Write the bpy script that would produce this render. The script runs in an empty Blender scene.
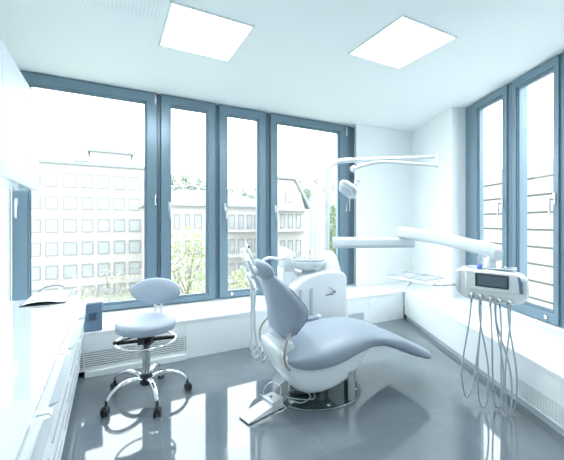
import bpy, bmesh, math, random
from mathutils import Vector, Matrix
random.seed(7)
scene = bpy.context.scene
COL = scene.collection
PI = math.pi
H = 1.30; F = 330.0; CX = 282.0; CY = 222.5
TH = math.atan2(330, 634)                       # direction of the window wall
U = Vector((math.cos(TH), math.sin(TH), 0)); N = Vector((-math.sin(TH), math.cos(TH), 0))
CEIL = 2.7314; NW = 3.865; BZ = 0.373
R0 = Vector((2.063, 5.237, 0)); RV = Vector((.045, -.999, 0)); RM = Vector((.999, .045, 0))
RANG = math.atan2(RV.y, RV.x)

def at(x, y, Y):                                # measured image point at depth Y -> place in the room
    return Vector(((x - CX) / F * Y, Y, H + (CY - y) / F * Y))
def bw(u, n, z=0.0): return U * u + N * n + Vector((0, 0, z))
def to_b(p): return (p.dot(U), p.dot(N), p.z)

# ------------------------------------------------------------------ materials
MATS = {}
def mat(name, color, rough=.5, metal=0.0, spec=.5, coat=0.0, emit=None, estr=0.0, noise=0.0, scale=20.0, alpha=1.0, bump=0.0):
    if name in MATS: return MATS[name]
    m = bpy.data.materials.new(name); m.use_nodes = True
    nt = m.node_tree; b = nt.nodes['Principled BSDF']
    b.inputs['Base Color'].default_value = (*color, 1); b.inputs['Roughness'].default_value = rough
    b.inputs['Metallic'].default_value = metal; b.inputs['Specular IOR Level'].default_value = spec
    b.inputs['Coat Weight'].default_value = coat; b.inputs['Coat Roughness'].default_value = .04
    if emit: b.inputs['Emission Color'].default_value = (*emit, 1); b.inputs['Emission Strength'].default_value = estr
    if noise or bump:
        tc = nt.nodes.new('ShaderNodeTexCoord'); nz = nt.nodes.new('ShaderNodeTexNoise')
        nz.inputs['Scale'].default_value = scale; nz.inputs['Detail'].default_value = 4
        nt.links.new(tc.outputs['Object'], nz.inputs['Vector'])
        if noise:
            mx = nt.nodes.new('ShaderNodeMix'); mx.data_type = 'RGBA'
            mx.inputs[6].default_value = tuple(c * (1 - noise) for c in color) + (1,)
            mx.inputs[7].default_value = tuple(min(1, c * (1 + noise)) for c in color) + (1,)
            nt.links.new(nz.outputs['Fac'], mx.inputs[0]); nt.links.new(mx.outputs[2], b.inputs['Base Color'])
        if bump:
            bp = nt.nodes.new('ShaderNodeBump'); bp.inputs['Strength'].default_value = bump; bp.inputs['Distance'].default_value = .002
            nt.links.new(nz.outputs['Fac'], bp.inputs['Height']); nt.links.new(bp.outputs['Normal'], b.inputs['Normal'])
    MATS[name] = m; return m

def glass_mat(name, tint, rmin=.04, fres=1.45, cover=0.0):
    m = bpy.data.materials.new(name); m.use_nodes = True; nt = m.node_tree; nt.nodes.clear()
    out = nt.nodes.new('ShaderNodeOutputMaterial'); tr = nt.nodes.new('ShaderNodeBsdfTransparent'); gl = nt.nodes.new('ShaderNodeBsdfGlossy')
    tr.inputs['Color'].default_value = (*tint, 1); gl.inputs['Roughness'].default_value = .01
    lw = nt.nodes.new('ShaderNodeLayerWeight'); lw.inputs['Blend'].default_value = .5
    pw = nt.nodes.new('ShaderNodeMath'); pw.operation = 'POWER'; pw.inputs[1].default_value = 5
    fr = nt.nodes.new('ShaderNodeMath'); fr.operation = 'MULTIPLY_ADD'; fr.inputs[1].default_value = .9; fr.inputs[2].default_value = ((fres - 1) / (fres + 1)) ** 2
    nt.links.new(lw.outputs['Facing'], pw.inputs[0]); nt.links.new(pw.outputs[0], fr.inputs[0])
    mx = nt.nodes.new('ShaderNodeMixShader')
    nt.links.new(fr.outputs[0], mx.inputs[0]); nt.links.new(tr.outputs[0], mx.inputs[1]); nt.links.new(gl.outputs[0], mx.inputs[2])
    last = mx
    if cover:
        df = nt.nodes.new('ShaderNodeBsdfDiffuse'); df.inputs['Color'].default_value = (.9, .95, .97, 1)
        m2 = nt.nodes.new('ShaderNodeMixShader'); m2.inputs[0].default_value = cover
        nt.links.new(mx.outputs[0], m2.inputs[1]); nt.links.new(df.outputs[0], m2.inputs[2]); last = m2
    nt.links.new(last.outputs[0], out.inputs[0]); MATS[name] = m; return m

WHITE = mat('wall paint', (.90, .932, .94), .6, noise=.01, scale=60, bump=.05)
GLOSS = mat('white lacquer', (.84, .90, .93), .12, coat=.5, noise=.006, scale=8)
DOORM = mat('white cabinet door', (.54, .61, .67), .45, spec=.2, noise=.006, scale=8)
COUNTER = mat('white glossy worktop', (.86, .91, .94), .06, coat=1.0, noise=.006, scale=8)
DRAWER = mat('white drawer front', (.88, .93, .95), .4, noise=.006, scale=8)
CABG = mat('cabinet grey with gap shade', (.56, .62, .67), .4, noise=.01)  # grey on carcass and grip rails paints shade into the drawer gaps
BENCH = mat('white bench laminate', (.88, .92, .935), .3, noise=.01, scale=10)
PANEL = mat('bench front laminate', (.90, .945, .96), .35, noise=.01, scale=10)
SLOT = mat('grille slot shade', (.25, .30, .34), .7, noise=.05)
METAL = mat('blue grey window aluminium', (.175, .265, .33), .33, metal=.25, noise=.008, scale=2)
METALD = mat('dark window gasket', (.05, .09, .13), .5, noise=.05)
HANDLE = mat('brushed handle metal', (.80, .82, .84), .25, metal=.7, noise=.03)
LEATHER = mat('grey blue upholstery', (.36, .425, .51), .42, noise=.025, scale=120, bump=.12, coat=.05)
LEATHERL = mat('pale grey blue upholstery', (.42, .485, .58), .42, noise=.02, scale=120, bump=.12)
SEAM = mat('upholstery seam', (.24, .29, .37), .5, noise=.04)
DEVW = mat('bright white device shell', (.92, .945, .955), .3, coat=.15, noise=.006, scale=10)
PLASTIC2 = mat('white lacquered arm', (.66, .715, .75), .25, coat=.2, noise=.008, scale=10)
PLASTIC = mat('white device plastic', (.83, .875, .90), .22, coat=.3, noise=.008, scale=10)
PLASTICG = mat('light grey plastic', (.55, .61, .66), .35, noise=.02)
CHROME = mat('chrome', (.86, .88, .90), .07, metal=1.0, noise=.01, scale=6)
STEEL = mat('satin steel', (.55, .58, .60), .25, metal=1.0, noise=.03)
BRONZE = mat('bronze strip', (.48, .41, .36), .28, metal=.8, noise=.04)
BLACK = mat('black plastic', (.018, .022, .028), .35, noise=.05)
SCREEN = mat('dark screen', (.10, .15, .19), .12, noise=.08, scale=30, coat=.6)
SCREENF = mat('dark screen bezel', (.03, .04, .055), .3, noise=.05)
HOSE = mat('grey hose rubber', (.50, .56, .60), .35, noise=.04)
HOSEW = mat('white hose rubber', (.72, .77, .80), .35, noise=.02)
BOXBLUE = mat('blue grey box plastic', (.16, .25, .36), .4, noise=.04)
BOXDARK = mat('dark label patch', (.07, .12, .19), .5, noise=.05)
PAPER = mat('white paper', (.88, .91, .92), .6, noise=.01)
BLUE = mat('blue ring', (.16, .27, .80), .3, noise=.03)
GREY = mat('grey printed mark', (.20, .25, .30), .4, noise=.03)
GLASSB = glass_mat('smoked base glass', (.62, .70, .70), fres=1.6)
TRAYM = mat('dull steel tray', (.50, .55, .58), .4, metal=.3, noise=.03)
PANE = glass_mat('window glass', (.97, .985, .985), fres=1.35)
CLEAR = glass_mat('frosted bottle plastic', (.85, .92, .97), cover=.35)
BOWLG = glass_mat('bowl glass', (.60, .68, .74), cover=.12)
STUCCO = mat('pale facade render', (.37, .365, .35), .8, noise=.03, scale=.6)
STUCCO2 = mat('white facade render', (.40, .40, .395), .8, noise=.03, scale=.6)
WINB = mat('facade window glass', (.275, .30, .305), .3, noise=.2, scale=.25)
WINF = mat('facade window surround', (.21, .215, .22), .6, noise=.05)
ROOFM = mat('pale slate roof', (.20, .23, .245), .7, noise=.1, scale=1.0)
RAILM = mat('grey balcony railing', (.26, .29, .30), .5, noise=.05)
LEAF = mat('spring leaves', (.29, .33, .17), .7, noise=.35, scale=.9)
LEAFD = mat('green leaves', (.17, .25, .13), .7, noise=.35, scale=.9)
LEAFH = mat('haze tinted far leaves', (.25, .31, .24), .7, noise=.2, scale=.3)  # distance haze put into the leaf colour of the hill trees
LEAFB = mat('yellow buds', (.30, .28, .19), .7, noise=.3, scale=.9)
BARK = mat('grey bark', (.2, .18, .16), .8, noise=.2, scale=5)
GRASS = mat('lawn ground', (.26, .29, .22), .9, noise=.2, scale=.2)
HILLM = mat('hazy wooded hill', (.20, .225, .22), .9, noise=.2, scale=.03)
CLAD = mat('white metal cladding', (.32, .33, .33), .5, noise=.02, scale=.5)
CLADG = mat('cladding gap', (.13, .145, .13), .7, noise=.05)
PLINTH = mat('grey skirting metal', (.50, .57, .61), .4, noise=.03)
PERF = mat('perforated plate', (.62, .68, .71), .5, noise=.03)
LAMPM = mat('lit diffuser', (.9, .9, .9), .5, emit=(.97, 1, 1), estr=22.0, noise=.005)

def ceiling_mat():
    m = mat('perforated plaster ceiling', (.865, .91, .92), .7)
    nt = m.node_tree; b = nt.nodes['Principled BSDF']
    tc = nt.nodes.new('ShaderNodeTexCoord'); vm = nt.nodes.new('ShaderNodeVectorMath'); vm.operation = 'SCALE'; vm.inputs['Scale'].default_value = 1 / .024
    fr = nt.nodes.new('ShaderNodeVectorMath'); fr.operation = 'FRACTION'
    sb = nt.nodes.new('ShaderNodeVectorMath'); sb.operation = 'SUBTRACT'; sb.inputs[1].default_value = (.5, .5, 0)
    ml = nt.nodes.new('ShaderNodeVectorMath'); ml.operation = 'MULTIPLY'; ml.inputs[1].default_value = (1, 1, 0)
    ln = nt.nodes.new('ShaderNodeVectorMath'); ln.operation = 'LENGTH'
    lt = nt.nodes.new('ShaderNodeMath'); lt.operation = 'LESS_THAN'; lt.inputs[1].default_value = .2
    sp = nt.nodes.new('ShaderNodeSeparateXYZ'); lt2 = nt.nodes.new('ShaderNodeMath'); lt2.operation = 'LESS_THAN'; lt2.inputs[1].default_value = 2.5
    mu = nt.nodes.new('ShaderNodeMath'); mu.operation = 'MULTIPLY'
    mx = nt.nodes.new('ShaderNodeMix'); mx.data_type = 'RGBA'
    mx.inputs[6].default_value = (.865, .91, .92, 1); mx.inputs[7].default_value = (.62, .68, .70, 1)
    L = nt.links.new
    L(tc.outputs['Object'], vm.inputs[0]); L(vm.outputs[0], fr.inputs[0]); L(fr.outputs[0], sb.inputs[0]); L(sb.outputs[0], ml.inputs[0])
    L(ml.outputs[0], ln.inputs[0]); L(ln.outputs['Value'], lt.inputs[0]); L(tc.outputs['Object'], sp.inputs[0]); L(sp.outputs['Y'], lt2.inputs[0]); lt3 = nt.nodes.new('ShaderNodeMath'); lt3.operation = 'LESS_THAN'; lt3.inputs[1].default_value = .3; L(sp.outputs['X'], lt3.inputs[0]); mv = nt.nodes.new('ShaderNodeMath'); mv.operation = 'MULTIPLY'; L(lt2.outputs[0], mv.inputs[0]); L(lt3.outputs[0], mv.inputs[1])
    L(lt.outputs[0], mu.inputs[0]); L(mv.outputs[0], mu.inputs[1]); L(mu.outputs[0], mx.inputs[0]); L(mx.outputs[2], b.inputs['Base Color'])
    return m
def floor_mat():
    m = mat('polished grey stone tiles', (.2, .25, .29), .07)
    nt = m.node_tree; b = nt.nodes['Principled BSDF']; L = nt.links.new
    b.inputs['Specular IOR Level'].default_value = FLOOR_SPEC; b.inputs['IOR'].default_value = 1.72; b.inputs['Roughness'].default_value = .055
    tc = nt.nodes.new('ShaderNodeTexCoord'); mp = nt.nodes.new('ShaderNodeMapping')
    mp.inputs['Location'].default_value = (-.273, -1.533, 0)
    br = nt.nodes.new('ShaderNodeTexBrick'); br.offset = 0; br.squash = 1
    br.inputs['Color1'].default_value = (*FLOOR_C, 1); br.inputs['Color2'].default_value = (*[c * 1.06 for c in FLOOR_C], 1)
    br.inputs['Mortar'].default_value = (.20, .24, .27, 1)
    br.inputs['Scale'].default_value = 1; br.inputs['Mortar Size'].default_value = .0022; br.inputs['Brick Width'].default_value = .819; br.inputs['Row Height'].default_value = .819
    nz = nt.nodes.new('ShaderNodeTexNoise'); nz.inputs['Scale'].default_value = 3; nz.inputs['Detail'].default_value = 8
    mx = nt.nodes.new('ShaderNodeMix'); mx.data_type = 'RGBA'; mx.blend_type = 'OVERLAY'; mx.inputs[0].default_value = .25
    L(tc.outputs['Object'], mp.inputs[0]); L(mp.outputs[0], br.inputs['Vector']); L(tc.outputs['Object'], nz.inputs['Vector'])
    L(br.outputs['Color'], mx.inputs[6]); L(nz.outputs['Fac'], mx.inputs[7]); L(mx.outputs[2], b.inputs['Base Color'])
    return m
FLOOR_C = (.16, .195, .22); FLOOR_SPEC = .8

# ------------------------------------------------------------------ mesh helpers
def catmull(pts, k=6):
    pts = [Vector(p) for p in pts]; n = len(pts); out = []
    for i in range(n - 1):
        p0 = pts[max(0, i - 1)]; p1 = pts[i]; p2 = pts[i + 1]; p3 = pts[min(n - 1, i + 2)]
        for j in range(k):
            t = j / k
            out.append(.5 * ((2 * p1) + (p2 - p0) * t + (2 * p0 - 5 * p1 + 4 * p2 - p3) * t * t + (3 * p1 - p0 - 3 * p2 + p3) * t ** 3))
    out.append(pts[-1]); return out

class MB:
    def __init__(s): s.bm = bmesh.new()
    def box(s, lo, hi, M=None):
        x0, y0, z0 = lo; x1, y1, z1 = hi
        P = [Vector(p) for p in ((x0, y0, z0), (x1, y0, z0), (x1, y1, z0), (x0, y1, z0), (x0, y0, z1), (x1, y0, z1), (x1, y1, z1), (x0, y1, z1))]
        if M is not None: P = [M @ p for p in P]
        v = [s.bm.verts.new(p) for p in P]
        for f in ((0, 3, 2, 1), (4, 5, 6, 7), (0, 1, 5, 4), (1, 2, 6, 5), (2, 3, 7, 6), (3, 0, 4, 7)): s.bm.faces.new([v[i] for i in f])
        return s
    def ring(s, x0, x1, z0, z1, xi0, xi1, zi0, zi1, y0, y1):      # rectangular frame in the local xz plane
        O = ((x0, z0), (x1, z0), (x1, z1), (x0, z1)); I = ((xi0, zi0), (xi1, zi0), (xi1, zi1), (xi0, zi1))
        V = [[s.bm.verts.new((p[0], y, p[1])) for p in L] for y in (y0, y1) for L in (O, I)]
        for i in range(4):
            j = (i + 1) % 4
            s.bm.faces.new((V[0][i], V[0][j], V[1][j], V[1][i])); s.bm.faces.new((V[2][j], V[2][i], V[3][i], V[3][j]))
            s.bm.faces.new((V[0][j], V[0][i], V[2][i], V[2][j])); s.bm.faces.new((V[1][i], V[1][j], V[3][j], V[3][i]))
        return s
    def prism(s, pts, h0, h1, axis='z'):                          # polygon swept along an axis
        def mk(p, h): return (p[0], p[1], h) if axis == 'z' else ((p[0], h, p[1]) if axis == 'y' else (h, p[0], p[1]))
        a = [s.bm.verts.new(mk(p, h0)) for p in pts]; b = [s.bm.verts.new(mk(p, h1)) for p in pts]; n = len(pts)
        s.bm.faces.new(a[::-1]); s.bm.faces.new(b)
        for i in range(n): s.bm.faces.new((a[i], a[(i + 1) % n], b[(i + 1) % n], b[i]))
        return s
    def loft(s, rings, cap=True, closed=True):
        R = [[s.bm.verts.new(p) for p in r] for r in rings]; n = len(rings[0])
        for a, b in zip(R, R[1:]):
            for i in range(n if closed else n - 1): s.bm.faces.new((a[i], a[(i + 1) % n], b[(i + 1) % n], b[i]))
        if cap and closed: s.bm.faces.new(R[0][::-1]); s.bm.faces.new(R[-1])
        return s
    def tube(s, pts, r, seg=10, smooth=0, flat=1.0, up=None):
        if smooth: pts = catmull(pts, smooth)
        pts = [Vector(p) for p in pts]; n = len(pts); rings = []
        rr = r if isinstance(r, (list, tuple)) else None
        t = (pts[1] - pts[0]).normalized()
        a = Vector(up) if up else (Vector((0, 0, 1)) if abs(t.z) < .9 else Vector((1, 0, 0)))
        x = t.cross(a).normalized()
        for i, p in enumerate(pts):
            t = (pts[min(n - 1, i + 1)] - pts[max(0, i - 1)]).normalized()
            x = (x - t * x.dot(t)).normalized(); y = t.cross(x)
            q = r if rr is None else rr[0] + (rr[1] - rr[0]) * i / (n - 1)
            rings.append([p + x * (q * math.cos(2 * PI * k / seg)) + y * (q * flat * math.sin(2 * PI * k / seg)) for k in range(seg)])
        return s.loft(rings)
    def lathe(s, prof, seg=40, c=(0, 0, 0), sx=1, sy=1, M=None, cap=True):
        rings = []
        for r, z in prof:
            ring = [Vector((c[0] + r * sx * math.cos(2 * PI * k / seg), c[1] + r * sy * math.sin(2 * PI * k / seg), c[2] + z)) for k in range(seg)]
            rings.append([M @ p for p in ring] if M is not None else ring)
        return s.loft(rings, cap=cap)
    def torus(s, R, r, c=(0, 0, 0), seg=48, m=10, M=None, sx=1, sy=1):
        rings = []
        for i in range(seg + 1):
            a = 2 * PI * i / seg
            ring = [Vector((c[0] + (R + r * math.cos(b)) * math.cos(a) * sx, c[1] + (R + r * math.cos(b)) * math.sin(a) * sy, c[2] + r * math.sin(b))) for b in [2 * PI * k / m for k in range(m)]]
            rings.append([M @ p for p in ring] if M is not None else ring)
        return s.loft(rings, cap=False)
    def ball(s, c, r, seg=20, rings=12, sc=(1, 1, 1)):
        prof = [(max(1e-4, math.sin(PI * i / rings)) * r, -math.cos(PI * i / rings) * r) for i in range(rings + 1)]
        rr = [[Vector((c[0] + q * sc[0] * math.cos(2 * PI * k / seg), c[1] + q * sc[1] * math.sin(2 * PI * k / seg), c[2] + z * sc[2])) for k in range(seg)] for q, z in prof]
        return s.loft(rr)
    def build(s, name, m, parent=None, bevel=0, bseg=2, smooth=False, sub=0, label=None):
        bmesh.ops.recalc_face_normals(s.bm, faces=s.bm.faces)
        me = bpy.data.meshes.new(name); s.bm.to_mesh(me); s.bm.free()
        for mm in (m if isinstance(m, (list, tuple)) else [m]): me.materials.append(mm)
        if smooth:
            for p in me.polygons: p.use_smooth = True
        o = bpy.data.objects.new(name, me); COL.objects.link(o)
        if parent: o.parent = parent
        if bevel:
            b = o.modifiers.new('bevel', 'BEVEL'); b.width = bevel; b.segments = bseg; b.limit_method = 'ANGLE'; b.angle_limit = .6
        if sub:
            d = o.modifiers.new('subsurf', 'SUBSURF'); d.levels = sub; d.render_levels = sub
        if smooth and not sub:
            e = o.modifiers.new('weighted', 'WEIGHTED_NORMAL') if bevel else None
        if label: o['label'] = label
        return o
def thing(name, label, cat, loc=(0, 0, 0), rz=0.0, group=None):
    o = bpy.data.objects.new(name, None); COL.objects.link(o); o.location = loc; o.rotation_euler = (0, 0, rz)
    o.empty_display_size = .1
    o['label'] = label; o['category'] = cat
    if group: o['group'] = group
    return o
def struct(o, label=None, cat=None):
    o['kind'] = 'structure'
    if label: o['label'] = label
    if cat: o['category'] = cat
    return o
def tag(o, label, cat, group=None):
    o['label'] = label; o['category'] = cat
    if group: o['group'] = group
    return o
def place(o, frame):                                              # frame 'b' window wall, 'r' skew wall
    if frame == 'b': o.rotation_euler = (0, 0, TH)
    else: o.location = R0; o.rotation_euler = (0, 0, RANG)
    return o
def copy_tree(o, parent=None):
    c = o.copy(); COL.objects.link(c)
    if parent: c.parent = parent
    for ch in list(o.children): copy_tree(ch, c)
    return c
def roundrect(x0, x1, y0, y1, r, k=5):
    P = []
    for cx, cy, a in ((x1 - r, y1 - r, 0), (x0 + r, y1 - r, PI / 2), (x0 + r, y0 + r, PI), (x1 - r, y0 + r, 1.5 * PI)):
        for i in range(k + 1): P.append((cx + r * math.cos(a + PI / 2 * i / k), cy + r * math.sin(a + PI / 2 * i / k)))
    return P

# ------------------------------------------------------------------ room shell
_rc = [to_b(R0 + RV * 7.0 + RM * .35)[:2], to_b(R0 + RV * .0 + RM * .35)[:2]]
ROOM = [(-.97, -2.15), (_rc[0][0] + .1, -2.15), (_rc[0][0], _rc[0][1]), _rc[1], (4.50, 3.99), (3.272, NW + .15), (-.97, NW + .15)]
_k = (-2.15 - _rc[0][1]) / (_rc[1][1] - _rc[0][1]); ROOM[1] = (_rc[0][0] + (_rc[1][0] - _rc[0][0]) * _k, -2.15); del ROOM[2]
fl = MB().prism(ROOM, -.05, 0).build('floor', floor_mat()); place(fl, 'b'); struct(fl, 'polished grey stone floor tiles reflecting the windows', 'floor')
ce = MB().prism(ROOM, CEIL, CEIL + .1).build('ceiling', ceiling_mat()); place(ce, 'b'); struct(ce, 'white plaster ceiling with a perforated strip', 'ceiling')
o = MB().box((-.97, -2.5, 0), (-.82, 3.90, CEIL)).build('wall_left', WHITE); place(o, 'b'); struct(o, 'white wall behind the cabinets', 'wall')
# window wall: parapet under the windows and the pier to the corner
m = MB(); m.box((-.97, NW + .0, 0), (3.217, NW + .2, BZ)); m.prism([(3.157, 3.738), (4.25, 3.69), (4.50, 3.99), (3.272, NW + .2), (3.272, NW)], 0, CEIL)
o = m.build('wall_back', WHITE); place(o, 'b'); struct(o, 'white wall with four tall windows', 'wall')
# skew wall: pier, parapet under windows, rest of wall towards and past the camera
m = MB(); m.prism([(0, 0), (1.135, 0), (1.095, .36), (0, .36)], 0, CEIL); m.box((1.10, .17, 0), (3.85, .36, .41)); m.box((3.85, .0, 0), (7.2, .36, CEIL))
o = m.build('wall_right', WHITE); place(o, 'r'); struct(o, 'white wall running skew with narrow windows', 'wall')
o = MB().box((-.97, -2.15, 0), (ROOM[1][0] - .3, -2.0, CEIL)).build('wall_front', WHITE); place(o, 'b'); struct(o, 'white wall opposite the windows', 'wall')

# ------------------------------------------------------------------ windows
def window(num, frame, x0, x1, s0, s1, g0, g1, y, z0, z1, gz0, gz1, label, handle=None, hinges=(), vents=(), rec=.055):
    w = thing('window_%d' % num, label, 'window'); place(w, frame); struct(w)
    MB().ring(x0, x1, z0, z1, s0 + .015, s1 - .015, z0 + .035, z1 - .035, y + rec, y + .14).build('frame', METAL, w, bevel=.003)
    # sash: stepped profile with a bead by the glass
    m = MB(); m.ring(s0, s1, z0 + .012, z1 - .008, g0 - .018, g1 + .018, gz0 - .018, gz1 + .018, y, y + .075)
    m.ring(g0 - .018, g1 + .018, gz0 - .018, gz1 + .018, g0, g1, gz0, gz1, y + .012, y + .075)
    sa = m.build('sash', METAL, w, bevel=.004)
    MB().ring(g0 - .001, g1 + .001, gz0 - .001, gz1 + .001, g0 + .005, g1 - .005, gz0 + .005, gz1 - .005, y + .016, y + .022).build('gasket', METALD, sa)
    MB().box((g0 - .01, y + .023, gz0 - .01), (g1 + .01, y + .029, gz1 + .01)).build('pane', PANE, w)
    if handle:
        hx, hz, d = handle
        m = MB(); m.box((hx - .014, y - .012, hz - .04), (hx + .014, y, hz + .055)); m.tube([(hx, y, hz), (hx, y - .05, hz)], .009)
        m.tube([(hx, y - .05, hz + .008), (hx + d * .004, y - .055, hz - .06), (hx + d * .006, y - .055, hz - .13)], .0105, smooth=4)
        m.build('handle', HANDLE, w, bevel=.003, smooth=True)
    for hx, hz in hinges:
        MB().tube([(hx, y - .01, hz), (hx, y - .01, hz + .125)], .010, seg=12).build('hinge', HANDLE, w, smooth=True)
    for hx in vents:
        MB().ball((hx, y - .006, z0 + .052), .020, sc=(1, .5, 1.1)).build('rail_cap', HANDLE, w, smooth=True)
    return w
ZT = CEIL - .003
BL = dict(y=NW, z0=BZ, z1=ZT, gz0=.462, gz1=2.604)
window(1, 'b', -.815, .472, -.807, .452, -.672, .335, label='widest window, facing the grid of the office block', handle=(-.775, 1.47, 1), hinges=[(.440, 2.585), (.440, 1.49)], vents=(.43,), **BL)
window(2, 'b', .474, 1.138, .50, 1.108, .605, 1.011, label='narrow window behind the stool, second from the cabinets', handle=(.59, 1.475, 1), **BL)
window(3, 'b', 1.140, 1.813, 1.168, 1.778, 1.267, 1.67, label='narrow window behind the headrest of the dental chair', handle=(1.232, 1.475, 1), vents=(1.32,), **BL)
window(4, 'b', 1.815, 3.271, 1.852, 3.125, 1.948, 2.944, label='wide window behind the lamp pole', handle=(1.91, 1.475, 1), hinges=[(3.075, 2.575), (3.075, 1.45)], **BL)
RL = dict(y=.168, z0=.41, z1=ZT, gz0=.535, gz1=2.625, rec=.018)
window(5, 'r', 1.112, 1.888, 1.255, 1.846, 1.378, 1.765, label='narrow window in the skew wall beside the white corner', handle=(1.79, 1.50, 1), **RL)
window(6, 'r', 1.890, 2.474, 1.935, 2.452, 1.988, 2.389, label='narrow window behind the instrument unit with handle on its stile', handle=(2.418, 1.50, 1), vents=(2.33,), **RL)
window(7, 'r', 2.476, 3.12, 2.496, 3.09, 2.59, 2.98, label='window in the skew wall cut off by the picture edge', **RL)
window(8, 'r', 3.122, 3.85, 3.15, 3.82, 3.25, 3.72, label='unseen narrow window added for daylight beyond the cut off one', **RL)  # extra window out of view, added for the light it lets in

# ------------------------------------------------------------------ ceiling lights
for i, (u0, n0, lab) in enumerate(((.352, 2.225, 'square lit ceiling panel above the narrow windows'), (1.789, 1.634, 'square lit ceiling panel above the dental chair and instrument unit'))):
    c = bw(u0 + .285, n0 + .285, CEIL)
    t = thing('ceiling_light', lab, 'ceiling light', c, TH, 'square ceiling light panels')
    m = MB(); m.bm.free(); m = MB()
    a, b = .293, .278
    for lo, hi in (((-a, -a), (a, -b)), ((-a, b), (a, a)), ((-a, -b), (-b, b)), ((b, -b), (a, b))): m.box((lo[0], lo[1], -.012), (hi[0], hi[1], 0))
    m.build('frame', GLOSS, t)
    MB().box((-b, -b, -.008), (b, b, -.001)).build('diffuser', LAMPM, t)

# ------------------------------------------------------------------ benches under the windows
NF = 3.217
t = thing('window_bench', 'long white bench under the four tall windows with a slotted grille', 'bench', (0, 0, 0), TH)
m = MB(); m.prism([(-.815, NF - .008), (3.543, NF - .008), (4.235, 3.688), (3.155, 3.733), (3.266, NW - .001), (-.815, NW - .001)], BZ - .03, BZ); m.build('bench_top', BENCH, t, bevel=.004)
px = [(-.30, .640), (.643, 2.93), (2.933, 3.540)]
for k, (a, b) in enumerate(px):
    y0 = NF - (.006 if k == 0 else 0)
    if k == 0:
        m = MB(); m.box((a, y0, .215), (b, y0 + .02, BZ - .03)); m.box((a, y0, .05), (b, y0 + .02, .072)); m.build('front_panel', PANEL, t, bevel=.002)
    elif k == 1:
        m = MB(); m.ring(a, b, .0, BZ - .03, 2.585, 2.835, .062, .165, y0, y0 + .02); m.build('front_panel', PANEL, t, bevel=.002)
    else: MB().box((a, y0, 0), (b, y0 + .02, BZ - .03)).build('front_panel', PANEL, t, bevel=.002)
g = MB()
g.box((-.30, NF + .012, .06), (.635, NF + .014, .22))
gr = g.build('grille', SLOT, t)
m = MB()
for k in range(8): m.box((-.30, NF - .006, .075 + k * .0185), (.635, NF + .010, .075 + k * .0185 + .0085))
for x in (-.2, .20, .625): m.box((x, NF - .007, .072), (x + .010, NF + .009, .215))
m.build('slats', PANEL, gr)
MB().box((-.19, NF - .022, 0), (.642, NF - .002, .05)).build('kick_plate', PANEL, t, bevel=.002)
m = MB(); m.box((2.59, NF + .006, .068), (2.83, NF + .014, .16)); v = m.build('vent', PERF, t)
m = MB()
for k in range(5): m.box((2.595, NF + .002, .072 + k * .018), (2.825, NF + .008, .083 + k * .018))
m.build('vent_slats', PLASTICG, v)

def bx(y): return 1.661 + (4.492 - y) * .0122
t = thing('window_bench', 'white bench under the skew wall windows with a perforated heater grille', 'bench')
Pb = lambda s, m_: R0 + RV * s + RM * m_
q0 = Pb(.035, -.004); q1 = Pb(1.139, -.004); q2 = Pb(1.122, .166); q3 = Pb(6.0, .166)
m = MB(); m.prism([(bx(4.47) - .006, 4.468), (bx(-.9) - .006, -.9), (q3.x, q3.y), (q2.x, q2.y), (q1.x, q1.y), (q0.x, q0.y)], BZ - .03, BZ + .0); m.build('bench_top', BENCH, t, bevel=.004)
def rpanel(y0, y1, z0, z1, off=0, th=.02, m=None):
    m = m or MB(); m.prism([(bx(y0) + off, y0), (bx(y1) + off, y1), (bx(y1) + off + th, y1), (bx(y0) + off + th, y0)], z0, z1); return m
for y0, y1 in ((4.486, 4.075), (4.072, 2.45)): rpanel(y0, y1, .055, BZ - .03).build('front_panel', PANEL, t, bevel=.002)
m = rpanel(2.447, -.9, .185, BZ - .03); rpanel(2.447, -.9, .055, .066, m=m); rpanel(2.447, 2.38, .066, .185, m=m); m.build('front_panel', PANEL, t, bevel=.002)
gr = rpanel(2.38, .9, .066, .185, off=.012, th=.003).build('grille', SLOT, t)
m = MB()
for k in range(8): rpanel(2.38, .9, .068 + k * .0148, .068 + k * .0148 + .0085, off=.001, th=.010, m=m)
y = 2.38
while y > .9:
    rpanel(y, y - .010, .066, .185, off=.001, th=.009, m=m); y -= .024
m.build('perforated_plate', PANEL, gr)
rpanel(4.45, -.9, 0, .055, off=.02, th=.01).build('kick_plate', PLINTH, t)

# ------------------------------------------------------------------ cabinets on the left
def base_cabinet(n0, n1, label):
    t = thing('base_cabinet', label, 'cabinet', bw(-.52, n0, 0), TH, 'white drawer cabinets under the worktop')
    w = n1 - n0
    MB().box((-.295, .002, .10), (.27, w - .002, .664)).build('body', CABG, t)
    MB().box((-.29, .002, 0), (.255, w - .002, .10)).build('plinth', PLINTH, t)
    for k in range(4):
        z0 = .105 + k * .14
        f = .013 * k; pr = [(.272, z0), (.300 + f, z0 + .004), (.300 + f, z0 + .102), (.290 + f, z0 + .112), (.272, z0 + .112)]
        m = MB(); m.prism([(p[0], p[1]) for p in pr], .006, w - .006, axis='y')
        d = m.build('drawer', DRAWER, t, bevel=.0015)
        m = MB(); m.prism([(.286 + f, z0 + .110), (.312 + f, z0 + .120), (.312 + f, z0 + .126), (.284 + f, z0 + .118)], .05, w - .05, axis='y')
        m.build('grip_rail', CABG, d)
    return t
base_names = ['white drawer cabinet whose end meets the window bench', 'white drawer cabinet second along the worktop from the window bench', 'white drawer cabinet third along the worktop from the window bench', 'white drawer cabinet farthest along the worktop from the window bench']
for k, lab in enumerate(base_names):
    n1 = 3.19 - .6 * k; base_cabinet(n1 - .6, n1, lab)
o = MB().box((-.817, .72, .667), (-.215, 3.195, .70)).build('worktop', COUNTER, bevel=.004); place(o, 'b'); tag(o, 'glossy white worktop along the drawer cabinets', 'worktop')
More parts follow.
